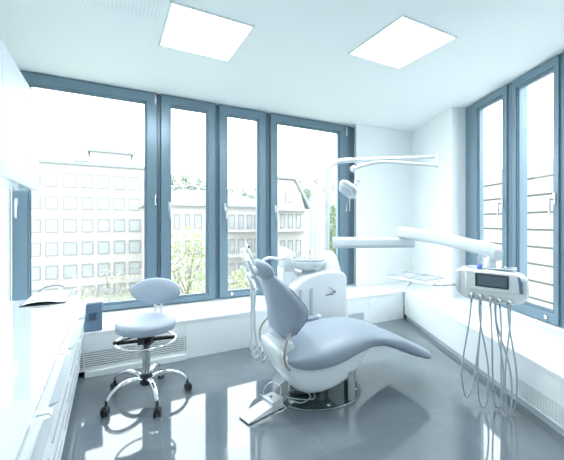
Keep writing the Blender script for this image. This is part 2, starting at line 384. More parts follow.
o = MB().box((-.819, .72, .70), (-.806, 3.70, 1.56)).build('backsplash', DRAWER); place(o, 'b'); tag(o, 'glossy white splashback panel between worktop and wall cabinets', 'splashback')
wl = ['glossy white wall cabinet with its free end by the widest window', 'glossy white wall cabinet second from the widest window', 'glossy white wall cabinet third from the widest window']
for k, lab in enumerate(wl):
    n1 = 3.40 - .53 * k
    t = thing('wall_cabinet', lab, 'cabinet', bw(-.53, n1 - .53, 1.56), TH, 'glossy white wall cabinets')
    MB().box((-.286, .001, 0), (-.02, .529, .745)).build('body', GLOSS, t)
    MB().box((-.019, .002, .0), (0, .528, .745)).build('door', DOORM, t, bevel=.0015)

# things on the worktop and bench
t = thing('booklet', 'open white booklet with a dark cover edge lying on the worktop', 'booklet', bw(-.43, 3.16, .70), TH)
def sheet(a, b, n0, n1, f, th, name, mtl):
    k = 14; rings = []
    for i in range(k + 1):
        x = a + (b - a) * i / k; z = f(i / k)
        rings.append([(x, n0, z + .001), (x, n1, z + .001), (x, n1, z + th), (x, n0, z + th)])
    return MB().loft(rings).build(name, mtl, t, smooth=False)
sheet(-.14, .135, -.235, .21, lambda s: .0, .006, 'cover', BLACK)
sheet(-.13, .13, -.228, .205, lambda s:   .007 + .016 * math.sin(PI * min(1, s * 1.15)) ** .8 if s < .87 else .007, .004, 'pages', PAPER)
MB().tube([(-.10, .21, .022), (-.05, .22, .055), (.03, .22, .065), (.08, .21, .045)], .006, smooth=6).build('binding', GREY, t, smooth=True)
t = thing('storage_box', 'small blue grey box on the window bench beside the drawer cabinets', 'box', bw(-.125, 3.30, BZ), TH)
MB().prism(roundrect(-.075, .065, -.075, .075, .012), 0, .235).build('body', BOXBLUE, t, bevel=.004)
MB().prism(roundrect(-.08, .07, -.08, .08, .014), .235, .252).build('lid', PLASTICG, t, bevel=.003)
MB().box((-.035, -.079, .10), (.02, -.074, .16)).build('patch', BOXDARK, t, label='dark square patch')

# ------------------------------------------------------------------ stool
t = thing('stool', 'rolling stool with round grey blue seat and oval backrest by the window bench', 'stool', (-1.012, 2.46, 0))
prof = [(.001, .585), (.12, .586), (.175, .583), (.200, .573), (.210, .553), (.210, .532), (.204, .512), (.185, .503), (.001, .500)]
s = MB().lathe(prof, 48).build('seat', LEATHERL, t, smooth=True)
MB().torus(.2105, .0020, (0, 0, .556), 60, 6).build('piping', LEATHER, s, smooth=True)
rings = []
QS = [.02, .3, .55, .75, .88, .95, .985, 1, .985, .95, .88, .75, .55, .3, .02]
for i, q in enumerate(QS):
    y = (-1 if i < 7 else 1) * .036 * max(0, 1 - q ** 3.2) ** .5
    rings.append([Vector((.202 * q * math.cos(b), y - .03 * (q * math.cos(b)) ** 2, .106 * q * math.sin(b))) for b in [2 * PI * k / 40 for k in range(40)]])
Mx = Matrix.Translation((-.010, .235, .742)) @ Matrix.Rotation(-.12, 4, 'X')
MB().loft([[Mx @ p for p in r] for r in rings]).build('backrest', LEATHERL, t, smooth=True)
m = MB()
for x in (-.025, .025): m.tube([(x, .255, .68), (x, .235, .60), (x, .21, .52), (x, .12, .49)], .009, smooth=5)
m.build('back_bracket', CHROME, t, smooth=True)
MB().lathe([(.001, .16), (.028, .16), (.028, .41), (.020, .412), (.020, .50), (.001, .50)], 24).build('gas_column', STEEL, t, smooth=True, bevel=.001)
MB().torus(.208, .0085, (0, 0, .425), 64, 10).build('foot_ring', CHROME, t, smooth=True)
m = MB(); m.box((-.05, -.04, .40), (.05, .04, .47))
for a in (.35, 3.5, 5.1): m.box((0, -.016, .414), (.208, .016, .438), Matrix.Rotation(a, 4, 'Z'))
m.build('ring_spokes', BLACK, t, bevel=.004)
m = MB(); m.tube([(0, 0, .475), (-.10, -.13, .47), (-.14, -.17, .465)], .006); m.ball((-.145, -.175, .465), .014); m.build('lever', BLACK, t, smooth=True)
MB().lathe([(.001, .10), (.040, .10), (.046, .12), (.046, .165), (.036, .18), (.001, .18)], 24).build('hub', BLACK, t, smooth=True, bevel=.001)
for k in range(5):
    a = math.radians(234 + 72 * k); dx, dy = math.cos(a), math.sin(a)
    P = [(r * dx, r * dy, z) for r, z in ((.035, .145), (.12, .168), (.20, .160), (.262, .125), (.287, .085))]
    lg = MB().tube(P, [.021, .014], seg=12, smooth=6, flat=.8).build('leg', CHROME, t, smooth=True)
    b = a + (.7, -.5, 1.9, .3, 2.6)[k]; ox, oy = math.cos(b), math.sin(b)
    cx, cy = .30 * dx, .30 * dy
    m = MB(); ax = Vector((-oy, ox, 0))
    for s_ in (-1, 1):
        Mw = Matrix.Translation((cx, cy, .030)) @ ax.to_track_quat('Z', 'Y').to_matrix().to_4x4()
        m.lathe([(.001, s_ * .006), (.026, s_ * .006), (.030, s_ * .009), (.030, s_ * .019), (.026, s_ * .023), (.012, s_ * .024), (.001, s_ * .024)], 24, M=Mw)
    m.ball((cx, cy, .045), .022, 14, 8); m.tube([(cx, cy, .045), (.290 * dx, .290 * dy, .10)], .010)
    m.build('caster', BLACK, lg, smooth=True)

# ------------------------------------------------------------------ dental chair
CA = math.radians(23); C0 = Vector((.27, 2.5, 0))
t = thing('dental_chair', 'grey blue upholstered dental chair with a white shell, in the middle of the floor', 'dental chair', C0, CA)
def sup(hw, zt, zb, d, k=24, e=2.6, dome=0.0, y0=0.0):
    R = []
    zc = (zt + zb) / 2; hz = (zt - zb) / 2
    for i in range(k):
        a = 2 * PI * i / k; c, s_ = math.cos(a), math.sin(a)
        y = math.copysign(abs(c) ** (2 / e), c) * hw; z = zc + math.copysign(abs(s_) ** (2 / e), s_) * hz
        if s_ > 0: z -= dome * (y / hw) ** 2 * s_
        R.append(Vector((d, y + y0, z)))
    return R
sec = [(-.375, .16, .405, .365), (-.36, .205, .43, .345), (-.31, .245, .455, .305), (-.20, .275, .483, .27), (-.08, .287, .508, .258), (.05, .287, .535, .268), (.16, .277, .549, .302), (.27, .264, .548, .335),
       (.38, .25, .520, .358), (.49, .256, .478, .348), (.59, .266, .436, .312), (.69, .268, .390, .266), (.79, .266, .338, .224), (.855, .264, .304, .203), (.878, .264, .293, .198), (.884, .258, .290, .20)]
seat = MB().loft([sup(hw, zt, zb, d, dome=.05 if d < .48 else .012, e=2.6 if d < .5 else 3.6) for d, hw, zt, zb in sec]).build('seat_cushion', LEATHER, t, smooth=True, sub=1)
m = MB()
for y in (-.075, .075): m.tube([(d, y * (1.25 - .3 * d), zt + .0005) for d, hw, zt, zb in [(.49, 0, .478, 0), (.59, 0, .4365, 0), (.69, 0, .3905, 0), (.79, 0, .339, 0), (.855, 0, .3055, 0)]], .0022, seg=6, smooth=4)
m.build('piping', SEAM, seat, smooth=True)
# white shell under the seat
shl = [(-.405, .13, .45, .41), (-.395, .19, .465, .375), (-.37, .215, .465, .295), (-.30, .225, .40, .185), (-.19, .225, .33, .082), (.03, .22, .34, .09), (.18, .205, .36, .15), (.30, .18, .385, .275), (.40, .14, .40, .345), (.44, .08, .39, .365)]
MB().loft([sup(hw, zt, zb, d, e=3.2) for d, hw, zt, zb in shl]).build('shell', PLASTIC, t, smooth=True, sub=1)
# backrest: lens shaped side profile, seat to head
def backring(s, d0, d1, z, hw, k=28, e=2.4, tilt=.42):
    R = []
    for i in range(k):
        a = 2 * PI * i / k; c, s_ = math.cos(a), math.sin(a)
        y = math.copysign(abs(c) ** (2 / e), c) * hw
        x = (d0 + d1) / 2 + math.copysign(abs(s_) ** (2 / e), s_) * (d1 - d0) / 2
        x += .055 * (y / .25) ** 2                                       # wraps forward at the sides
        R.append(Vector((x, y, z)))
    return R
BS = .065
bk = [(z, a + BS, b + BS, hw) for z, a, b, hw in [(.500, -.385, -.350, .08), (.508, -.41, -.345, .14), (.54, -.43, -.335, .19), (.575, -.443, -.322, .215), (.61, -.451, -.285, .226), (.645, -.455, -.255, .230), (.69, -.458, -.247, .238), (.74, -.472, -.266, .238), (.80, -.485, -.322, .226), (.86, -.497, -.372, .198), (.91, -.506, -.420, .160), (.945, -.508, -.455, .11), (.955, -.500, -.472, .06)]]
br = MB().loft([backring(0, a, b, z, hw) for z, a, b, hw in bk]).build('backrest', LEATHER, t, smooth=True, sub=1)
def rim(a, b, z, hw):
    ang = math.radians(163); c, s_ = math.cos(ang), math.sin(ang); e = 2.4
    y = -abs(c) ** (2 / e) * hw; x = (a + b) / 2 + abs(s_) ** (2 / e) * (b - a) / 2 + .055 * (y / .25) ** 2
    return Vector((x, y * 1.004, z))
P = [rim(a, b, z, hw) for z, a, b, hw in bk[2:10]]
MB().tube(P, .0032, seg=6, smooth=5).build('piping', SEAM, br, smooth=True)
# headrest cushion
hr = []
for i in range(11):
    s_ = -1 + 2 * i / 10; y = s_ * .135; q = max(.06, (1 - s_ * s_) ** .45)
    R = []
    for k in range(22):
        a = 2 * PI * k / 22; c, sn = math.cos(a), math.sin(a)
        x = c * .045 * q; z = sn * .072 * q + .012 * c
        R.append(Vector((-.412 + x * 1.05 - z * .6 - .035 * (1 - s_ * s_), y, .966 + z * 1.08 + x * .12)))
    hr.append(R)
MB().loft(hr).build('headrest', LEATHER, t, smooth=True, sub=1)
m = MB(); m.box((-.012, -.03, -.10), (.010, .03, .12), Matrix.Translation((-.512, 0, .93)) @ Matrix.Rotation(-.35, 4, 'Y')); m.ball((-.49, 0, .965), .035, sc=(1, 1.3, 1)); m.tube([(-.53, -.055, .93), (-.53, .055, .93)], .016)
m.build('headrest_bracket', PLASTIC, t, bevel=.003, smooth=True)
# back carrier (white block behind the seat) and bronze hoops
m = MB(); rb = []
for z, x0, x1, hw in ((.36, -.385, -.25, .15), (.42, -.385, -.25, .16), (.47, -.38, -.26, .15), (.50, -.375, -.30, .11), (.53, -.40, -.34, .07)):
    rb.append([Vector((p[0], p[1], z)) for p in roundrect(x0, x1, -hw, hw, min(.04, (x1 - x0) * .4), 4)])
m.loft(rb).build('back_carrier', PLASTIC, t, smooth=True, bevel=.002)
for sgn in (-1, 1):
    m = MB(); m.tube([(-.322, sgn * .205, .565), (-.365, sgn * .235, .50), (-.380, sgn * .243, .43), (-.365, sgn * .243, .37), (-.335, sgn * .240, .335)], .0085, seg=10, smooth=6, flat=.45, up=(0, 1, 0))
    m.build('arm_bracket', BRONZE, t, smooth=True)
# armrest on the far side
m = MB(); P = catmull([(-.27, .235, .535), (-.17, .245, .515), (-.05, .25, .502), (.08, .250, .500), (.135, .250, .502)], 6); m.tube(P, [.042, .030], seg=14, flat=.62)
ar = m.build('armrest', LEATHER, t, smooth=True)
MB().tube([(.13, .250, .502), (.165, .250, .503), (.175, .250, .503)], [.027, .012], seg=12).build('armrest_cap', PLASTIC, ar, smooth=True)
# lift column, glass foot plate
m = MB(); m.prism([(p[0] * .17 - .03, p[1] * .10 + .09) for p in [(math.cos(2 * PI * k / 40), math.sin(2 * PI * k / 40)) for k in range(40)]], .018, .23); m.build('lift_base', STEEL, t, bevel=.006, smooth=False)
MB().prism([(.03 + .345 * math.cos(2 * PI * k / 72), .035 + .262 * math.sin(2 * PI * k / 72)) for k in range(72)], .001, .015).build('foot_plate', GLASSB, t, bevel=.003)
m = MB(); m.torus(1, .004, (.03, .035, .008), 72, 6); 
for v in m.bm.verts: v.co.x = .03 + (v.co.x - .03) * .345; v.co.y = .035 + (v.co.y - .035) * .262
m.build('plate_rim', STEEL, t, smooth=True)
MB().box((.135, -.205, .015), (.195, -.150, .235)).build('stop_post', STEEL, t, bevel=.004)
for x, y in ((-.02, -.19), (.285, -.08), (-.24, -.06)): MB().lathe([(.001, .015), (.014, .015), (.012, .021), (.001, .022)], 20, c=(x, y, 0)).build('plate_screw', CHROME, t, smooth=True)
m = MB()
for pts in ([(-.24, -.03, .02), (-.19, -.11, .03), (-.12, -.11, .06), (-.15, -.02, .09), (-.22, .02, .12)], [(-.25, .02, .02), (-.17, -.06, .025), (-.08, -.10, .04), (-.09, -.03, .12)]): m.tube(pts, .004, seg=8, smooth=6)
m.build('cable', HOSE, t, smooth=True)

# foot pedal
t = thing('foot_pedal', 'silver wedge shaped foot control on the floor by the chair base', 'foot control', (-.068, 2.318, 0), math.radians(42))
m = MB(); m.prism([(-.245, .004), (.035, .004), (.035, .052), (-.02, .052), (-.245, .014)], -.055, .055, axis='y'); m.build('pedal_plate', HANDLE, t, bevel=.003)
m = MB(); m.prism(roundrect(-.045, .055, -.060, .060, .012), .002, .075); h = m.build('control_head', HANDLE, t, bevel=.005)
MB().lathe([(.001, .075), (.008, .075), (.007, .081), (.001, .082)], 16, c=(-.005, .01, 0)).build('button', BLACK, h, smooth=True)
m = MB(); m.tube([(.0, -.075, .02), (-.01, -.085, .09), (.03, -.06, .145), (.04, 0, .155), (.03, .06, .145), (-.01, .085, .09), (.0, .075, .02)], .003, smooth=6)
m.tube([(-.045, -.08, .012), (.045, -.088, .012), (.066, 0, .012), (.045, .088, .012), (-.045, .08, .012)], .004, smooth=6); m.build('carrying_bow', HANDLE, t, smooth=True)
MB().tube([(.055, 0, .03), (.068, .03, .02), (.06, .10, .012), (.03, .15, .012), (.01, .15, .03), (-.01, .09, .05)], .003, smooth=8).build('cable', HOSE, t, smooth=True)

# ------------------------------------------------------------------ water unit with spittoon, local frame = window wall
WU = bw(1.685, 2.68, 0); wu = 1.685; wn = 2.68
t = thing('water_unit', 'white dental water unit with glass spittoon bowl behind the chair', 'dental unit', WU, TH)
def L(p):                                    # room point -> unit frame
    u, n, z = to_b(p); return Vector((u - wu, n - wn, z))
top = [(1.386, .62), (1.40, .69), (1.44, .745), (1.50, .79), (1.58, .825), (1.68, .845), (1.80, .855), (1.90, .850), (1.975, .828), (2.01, .78)]
m = MB(); m.prism([(2.01 - wu, .05), (1.386 - wu, .05)][::-1] + [(x - wu, z) for x, z in top[::-1]], -.18, .20, axis='y'); body = m.build('body', PLASTIC, t, bevel=.03, bseg=4, smooth=True)
MB().box((-.25, -.14, 0), (.26, .17, .06)).build('foot', PLASTICG, t, bevel=.01)
for x, z0, z1 in ((1.482, .44, .715), (1.596, .40, .715)):
    MB().prism(roundrect(x - wu - .013, x - wu + .013, z0, z1, .012), -.190, -.170, axis='y').build('grip_slot', PLASTICG, body, bevel=.003)
# printed swoosh mark
m = MB(); m.tube([(1.775 - wu, -.184, .700), (1.81 - wu, -.185, .694), (1.85 - wu, -.185, .668), (1.862 - wu, -.185, .652)], .004, seg=6, smooth=5, flat=.3); m.tube([(1.862 - wu, -.185, .652), (1.82 - wu, -.185, .656), (1.79 - wu, -.185, .650)], [.004, .002], seg=6, smooth=5)
for k in range(4): m.box((1.755 + k * .022 - wu, -.185, .630), (1.770 + k * .022 - wu, -.179, .641))
m.build('logo', GREY, body, label='small grey swoosh mark')
# tower
rings = []
for z, x0, x1, y0, y1 in ((.80, 1.80, 2.0, -.12, .14), (.86, 1.818, 1.992, -.11, .13), (.92, 1.842, 1.978, -.10, .12), (.98, 1.862, 1.960, -.085, .105), (1.01, 1.872, 1.945, -.065, .085), (1.022, 1.886, 1.932, -.03, .06)):
    rings.append([Vector((p[0] - wu, p[1], z)) for p in roundrect(x0, x1, y0, y1, .04 if z < 1.02 else .022, 5)])
MB().loft(rings).build('tower', PLASTIC, t, smooth=True)
# spittoon
bcx = 1.66 - wu
bowl = MB().lathe([(.04, .80), (.045, .84), (.09, .858), (.145, .882), (.172, .915), (.178, .938), (.174, .944), (.166, .938), (.152, .912), (.11, .882), (.05, .866), (.001, .862)], 48, c=(bcx, .0, 0)).build('spittoon_bowl', PLASTIC, t, smooth=True)
MB().lathe([(.172, .9445), (.178, .950), (.172, .953), (.160, .945), (.145, .914), (.105, .886), (.05, .871), (.001, .868)], 48, c=(bcx, .0, 0)).build('glass_liner', BOWLG, bowl, smooth=True)
m = MB(); rr = []
for i in range(33):                              # white splash rim standing up round the rear and one side
    a = math.radians(75 + 150 * i / 32); hgt = .002 + .125 * math.sin(PI * i / 32) ** .55
    c, s_ = math.cos(a), math.sin(a); x, y = bcx - .055, 0; c *= 1.14
    rr.append([Vector((x + .180 * c, y + .180 * s_, .86)), Vector((x + .194 * c, y + .194 * s_, .86)), Vector((x + .206 * c, y + .206 * s_, .95 + hgt * .6)), Vector((x + .200 * c, y + .200 * s_, .952 + hgt)), Vector((x + .192 * c, y + .192 * s_, .952 + hgt)), Vector((x + .194 * c, y + .194 * s_, .95 + hgt * .55))])
m.loft(rr).build('splash_rim', PLASTIC, t, smooth=True)
MB().loft([[Vector((p[0] - wu, p[1], z)) for p in roundrect(a, b, -.06, .09, .03, 4)] for z, a, b in ((.60, 1.388, 1.56), (.75, 1.384, 1.54), (.86, 1.380, 1.52), (.90, 1.386, 1.48))]).build('bowl_support', PLASTIC, t, smooth=True)
MB().tube([(1.76 - wu, .10, .84), (1.76 - wu, .10, .99), (1.74 - wu, .08, 1.03), (1.70 - wu, .06, 1.03), (1.68 - wu, .05, 1.0)], .009, smooth=6).build('cup_filler', PLASTIC, t, smooth=True)
# assistant's holder: arm, rack, suction handpieces, hoses
Yh = 2.72
MB().tube([Vector((1.42 - wu, -.03, .985)), L(at(279, 259, 2.80)), L(at(268, 258, 2.75)), L(at(262, 262, Yh))], .014, smooth=6).build('holder_arm', PLASTIC, t, smooth=True)
rk = MB(); a_, b_ = L(at(243, 251, Yh)), L(at(266, 289, Yh)); rk.tube([a_, (a_ + b_) / 2, b_], .026, seg=14, flat=.6); rk.ball(a_, .027); rk.ball(b_, .024)
rack = rk.build('handpiece_rack', PLASTIC, t, smooth=True)
for k, (x0, y0, x1, y1, r) in enumerate(((246, 243, 256, 268, .011), (240, 252, 252, 276, .010), (243, 266, 254, 290, .009))):
    hp = MB(); p, q = L(at(x0, y0, Yh - .05)), L(at(x1, y1, Yh - .05)); hp.tube([p, p * .6 + q * .4, q], [r * .7, r * 1.3], seg=12); h = hp.build('suction_handpiece', PLASTIC, t, smooth=True)
    MB().ball(p + (p - q).normalized() * .004, r * .75).build('tip', STEEL, h, smooth=True)
for px_, py_ in ((249, 247), (263.5, 289)):
    MB().ball(L(at(px_, py_, Yh - .075)), .011).build('knob', BLACK, rack, smooth=True)
for x0, y0, xb, yb, x1, y1, r, Yq in ((252, 282, 254, 358, 272, 325, .013, 2.74), (255, 290, 261, 361, 277, 330, .011, 2.70), (254, 290, 252, 352, 270, 345, .009, 2.78)):
    P = [at(x0, y0, Yq - .03), at(x0 - .5, (y0 + yb) / 2, Yq), at(xb - 2, yb - 9, Yq), at(xb + 2, yb, Yq), at(xb + 7, yb - 6, Yq + .01), at((xb + x1) / 2 + 5, (yb + y1) / 2, Yq + .02), at(x1 + 1, y1 - 12, Yq + .05), bw(1.45, 2.56, .42)]
    MB().tube([L(p) for p in P], r, seg=12, smooth=8).build('suction_hose', HOSEW, t, smooth=True)

# ------------------------------------------------------------------ operating lamp
Yp = 3.28
base = at(327, 240, Yp); pb = Vector((base.x, base.y, 1.023))
t = thing('operating_lamp', 'white surgical lamp on a bent pole rising behind the spittoon', 'lamp', pb)
D = lambda p: p - pb
J = at(437, 156.5, 3.04); ptop = at(327, 160.5, Yp)
arm = MB(); bend = [D(Vector((pb.x, pb.y, 1.0235))), D(at(327, 220, Yp)), D(at(327, 185, Yp)), D(at(328.5, 171, Yp - .004)), D(at(333, 164, Yp - .01)), D(at(341, 160.8, Yp - .02)), D(at(352, 160.2, Yp - .035))]
arm.tube(bend, .026, seg=16, smooth=6).build('pole', PLASTIC2, t, smooth=True)
p0 = D(at(350, 160.3, Yp - .033)); q0 = D(J)
MB().tube([p0, p0 * .5 + q0 * .5, q0], [.025, .014], seg=16).build('beam', PLASTIC2, t, smooth=True)
m = MB(); jb = q0 + Vector((0, 0, -.085)); m.tube([q0 + Vector((0, 0, .018)), jb + Vector((0, 0, -.02))], .017, seg=18); m.build('elbow', PLASTIC2, t, smooth=True, bevel=.004)
he = at(355, 168.5, 2.78)
MB().tube([jb, jb * .78 + D(at(380, 162.5, 2.84)) * .22 + Vector((0, 0, .004)), D(at(385, 162, 2.85)), D(at(366, 164.5, 2.80)), D(he)], [.016, .014], seg=14, smooth=6).build('spring_arm', PLASTIC2, t, smooth=True)
m = MB(); m.ball(D(at(353.5, 169, 2.78)), .030); m.tube([D(at(354, 170, 2.78)), D(at(357, 174, 2.77)), D(at(357.5, 180, 2.76))], .018, smooth=4); m.ball(D(at(357.5, 180.5, 2.76)), .024); m.tube([D(at(357.5, 181, 2.76)), D(at(354, 187, 2.74))], .018); m.build('head_joint', PLASTIC2, t, smooth=True)
hc = D(at(348.5, 189, 2.72))
Mh = Matrix.Translation(hc) @ Matrix.Rotation(-.35, 4, 'Z') @ Matrix.Rotation(.62, 4, 'Y') @ Matrix.Rotation(-.45, 4, 'X')
hr = []
for z, w, d in ((-.036, .055, .06), (-.033, .072, .075), (-.01, .085, .09), (.012, .078, .085), (.028, .055, .065), (.036, .03, .04)):
    hr.append([Mh @ Vector((p[0], p[1], z)) for p in roundrect(-w, w, -d, d, min(w, d) * .6, 5)])
hd = MB().loft(hr).build('lamp_head', PLASTIC2, t, smooth=True)
MB().loft([[Mh @ Vector((p[0], p[1], z)) for p in roundrect(-.045, .045, -.055, .055, .025, 5)] for z in (-.040, -.0355)]).build('lens', CLEAR, hd)
MB().tube([hc + Vector((.004, -.02, -.03)), hc + Vector((.006, -.02, -.19))], .005, seg=10).build('handle', PLASTIC2, hd, smooth=True)
MB().ball(D(at(355.5, 188, 2.66)), .011).build('knob', PLASTICG, hd, smooth=True)

# ------------------------------------------------------------------ instrument delivery unit
DC = Vector((1.498, 2.345, 0)); DA = math.atan2(-.56, .83)
t = thing('instrument_unit', 'white instrument unit with dark screen and five hoses on a swing arm', 'dental unit', DC, DA)
inv = Matrix.Rotation(-DA, 4, 'Z') @ Matrix.Translation(-DC)
E_ = lambda p: inv @ p
# body: rounded front outline, swept in depth
out = [(-.205, .775), (-.15, .752), (0, .738), (.13, .742), (.175, .756), (.203, .80), (.208, .86), (.200, .912), (.18, .940), (.11, .960), (-.05, .972), (-.16, .974), (-.205, .965), (-.222, .93), (-.225, .84)]
m = MB(); m.prism(out, -.07, .10, axis='y'); body = m.build('body', DEVW, t, bevel=.022, bseg=4, smooth=True)
m = MB(); m.prism([(-.165, .828), (.160, .820), (.172, .930), (.13, .951), (-.165, .960)], -.082, -.06, axis='y'); m.build('front_plate', DEVW, body, bevel=.007, bseg=3, smooth=True)
m = MB(); m.prism([(-.103, .853), (.093, .847), (.093, .937), (-.103, .945)], -.088, -.080, axis='y'); sc_ = m.build('screen_bezel', SCREENF, t, bevel=.002)
m = MB(); m.prism([(-.092, .862), (.082, .857), (.082, .928), (-.092, .935)], -.0905, -.087, axis='y'); m.build('screen', SCREEN, sc_)
m = MB(); m.prism([(.152, .825), (.172, .825), (.168, .90), (.148, .940), (.140, .940), (.148, .88)], -.092, -.076, axis='y'); m.build('side_grip', BOXBLUE, body, bevel=.003, label='dark blue grey grip')
MB().prism([(-.23, .80), (-.205, .79), (-.200, .955), (-.228, .95)], -.078, .06, axis='y').build('end_cap', DEVW, body, bevel=.006, smooth=True)
m = MB(); m.box((-.16, -.05, .972), (.14, .07, .980)); m.build('top_mat', PLASTICG, body, bevel=.003)
m = MB(); m.tube([(.05, -.01, .985), (.14, .0, .982)], .007); m.build('probe', STEEL, body, smooth=True)
# instruments and hoses
SX = [-.125, -.068, -.012, .044, .102]; LO = [(-.17, -.02, .060), (-.075, -.02, .022), (.012, .03, .016), (.062, -.02, .018), (.085, .02, .016)]
BACK = [-.10, -.105, -.01, -.005, .065]
for k in range(5):
    x = SX[k]; z = .786 - .006 * k
    h = MB(); h.lathe([(.001, 0), (.017, 0), (.020, .006), (.020, .020), (.014, .026), (.001, .026)], 20, M=Matrix.Translation((x, -.068, z)) @ Matrix.Rotation(PI / 2, 4, 'X')); hs = h.build('socket', STEEL, t, smooth=True)
    h = MB(); h.tube([(x, -.080, z + .012), (x, -.105, z - .004), (x, -.100, z - .05)], [.010, .006], seg=12, smooth=4); h.build('handpiece', STEEL, hs, smooth=True)
    lx, ly, lz = LO[k]; xb = BACK[k]
    P = [(x, -.100, z - .045), (x + (lx - x) * .35, -.10, .58), (lx - .012, -.09 + ly, .28), (lx - .004, -.08 + ly, lz + .05), (lx + .018, -.075 + ly, lz), (lx + .046, -.07 + ly, lz + .055), (lx + .055 + (xb - lx) * .25, -.06, .30), (xb + .03, -.05, .60), (xb + .025, -.045, .745)]
    MB().tube(P, .0056, seg=10, smooth=8).build('hose', HOSE, t, smooth=True)
# tray holder arm and shelf frame towards the corner
TZ = .878
tr = [at(400, 271, 2.86), at(443, 277, 2.545), at(432, 284.5, 2.255), at(388, 277, 2.58)]
tq = [E_(Vector((p.x, p.y, TZ))) for p in tr]
m = MB(); m.prism([(p.x, p.y) for p in tq], TZ - .012, TZ - .002); th = m.build('tray_holder', PLASTIC, t, bevel=.004)
e0 = E_(Vector((tr[2].x, tr[2].y, TZ - .006))); MB().tube([e0 + Vector((-.03, .03, 0)), e0 * .5 + Vector((-.22, -.03, TZ - .02)) * .5 + Vector((0, -.03, -.008)), (-.21, 0, .845)], .008, smooth=6).build('tray_bracket', STEEL, t, smooth=True)
# swing arms
top = at(401, 231, 3.22); rear = at(333, 242.5, Yp); fr = at(404, 242.5, 3.22)
a0 = E_(rear); a1 = E_(fr)
def beam(pts, w, h, name, mtl=PLASTIC2):
    pts = [Vector(p) for p in pts]; rings = []
    n = len(pts)
    for i, p in enumerate(pts):
        d = (pts[min(n - 1, i + 1)] - pts[max(0, i - 1)]); d.z = 0; d.normalize(); sd = Vector((-d.y, d.x, 0))
        hh = h[0] + (h[1] - h[0]) * i / (n - 1); ww = w[0] + (w[1] - w[0]) * i / (n - 1)
        rings.append([p + sd * q[0] + Vector((0, 0, q[1])) for q in roundrect(-ww, ww, -hh, hh, min(ww, hh) * .75, 5)])
    return MB().loft(rings).build(name, mtl, t, smooth=True, bevel=.004)
beam([a0, a0 * .5 + a1 * .5, a1 + (a1 - a0).normalized() * .09], (.045, .045), (.056, .050), 'rear_arm')
MB().tube([a1 + Vector((0, 0, -.045)), a1 + Vector((0, 0, .14))], .034, seg=20).build('pivot', PLASTIC, t, smooth=True, bevel=.004)
f0 = E_(top) + Vector((0, 0, -.01)); f1 = Vector((-.022, .04, 1.108))
fd = f1 - f0
beam([f0 + fd.normalized() * .005 + Vector((0, 0, -.004)), f0 + fd * .06, f0 + fd * .5 + Vector((0, 0, .012)), f0 + fd * .88, f1 + fd * .02, f1 + fd * .075 + Vector((0, 0, -.035))], (.05, .045), (.060, .042), 'front_arm')
MB().tube([(-.01, .04, .965), (-.01, .04, 1.09)], .030, seg=20).build('swivel', PLASTIC, t, smooth=True)
m = MB(); m.lathe([(.001, .975), (.017, .975), (.017, 1.0)], 20, c=(-.078, -.05, 0)); bt = m.build('bottle_base', BLUE, t, smooth=True, label='blue ring')
MB().lathe([(.015, 1.0), (.014, 1.055), (.009, 1.075), (.007, 1.09), (.001, 1.092)], 20, c=(-.078, -.05, 0)).build('bottle', CLEAR, bt, smooth=True)
# two steel trays lying on the holder
def tray(c, ang, w, d, lab):
    q = thing('instrument_tray', lab, 'tray', c, ang, 'steel trays on the holder')
    MB().box((-w, -d, 0), (w, d, .003)).build('base', TRAYM, q)
    MB().ring(-w, w, -d, d, -w + .006, w - .006, -d + .006, d - .006, 0, .012)
    m = MB()
    for lo, hi in (((-w, -d), (w, -d + .005)), ((-w, d - .005), (w, d)), ((-w, -d), (-w + .005, d)), ((w - .005, -d), (w, d))): m.box((lo[0], lo[1], 0), (hi[0], hi[1], .014))
    m.build('rim', HANDLE, q, bevel=.001)
tl = [Vector((p.x, p.y, TZ - .0015)) for p in tr]
ex = (tl[1] - tl[0]); tang = math.atan2(ex.y, ex.x)
def bil(s, k): return (tl[0] * (1 - s) + tl[1] * s) * (1 - k) + (tl[3] * (1 - s) + tl[2] * s) * k
tray(bil(.27, .47), tang, .080, .125, 'grey steel tray on the holder, toward the spittoon')
tray(bil(.73, .47), tang, .080, .125, 'grey steel tray on the holder, beside the instrument unit')

# ------------------------------------------------------------------ outside
GZ = -9.0
o = MB().box((-150, 4.5, GZ - .3), (150, 260, GZ)).build('ground', GRASS); place(o, 'b'); struct(o, 'green ground far below the windows', 'ground')
def facade(name, lab, cat, u0, u1, n0, z0, z1, depth, mw, rows, cols, wm=WINB, fm=WINF, inset=.12):
    t = thing(name, lab, cat, bw(u0, n0, GZ), TH)
    MB().box((0, .05, 0), (u1 - u0, depth, z1 - GZ)).build('wall', mw, t)
    for (za, zb) in rows:
        for (ua, ub) in cols:
            m = MB(); m.ring(ua - u0, ub - u0, za - GZ, zb - GZ, ua - u0 + inset, ub - u0 - inset, za - GZ + inset, zb - GZ - inset * 1.6, -.06, .05)
            w = m.build('window', fm, t)
            MB().box((ua - u0, .0, za - GZ), (ub - u0, .045, zb - GZ)).build('pane', wm, w)
    return t
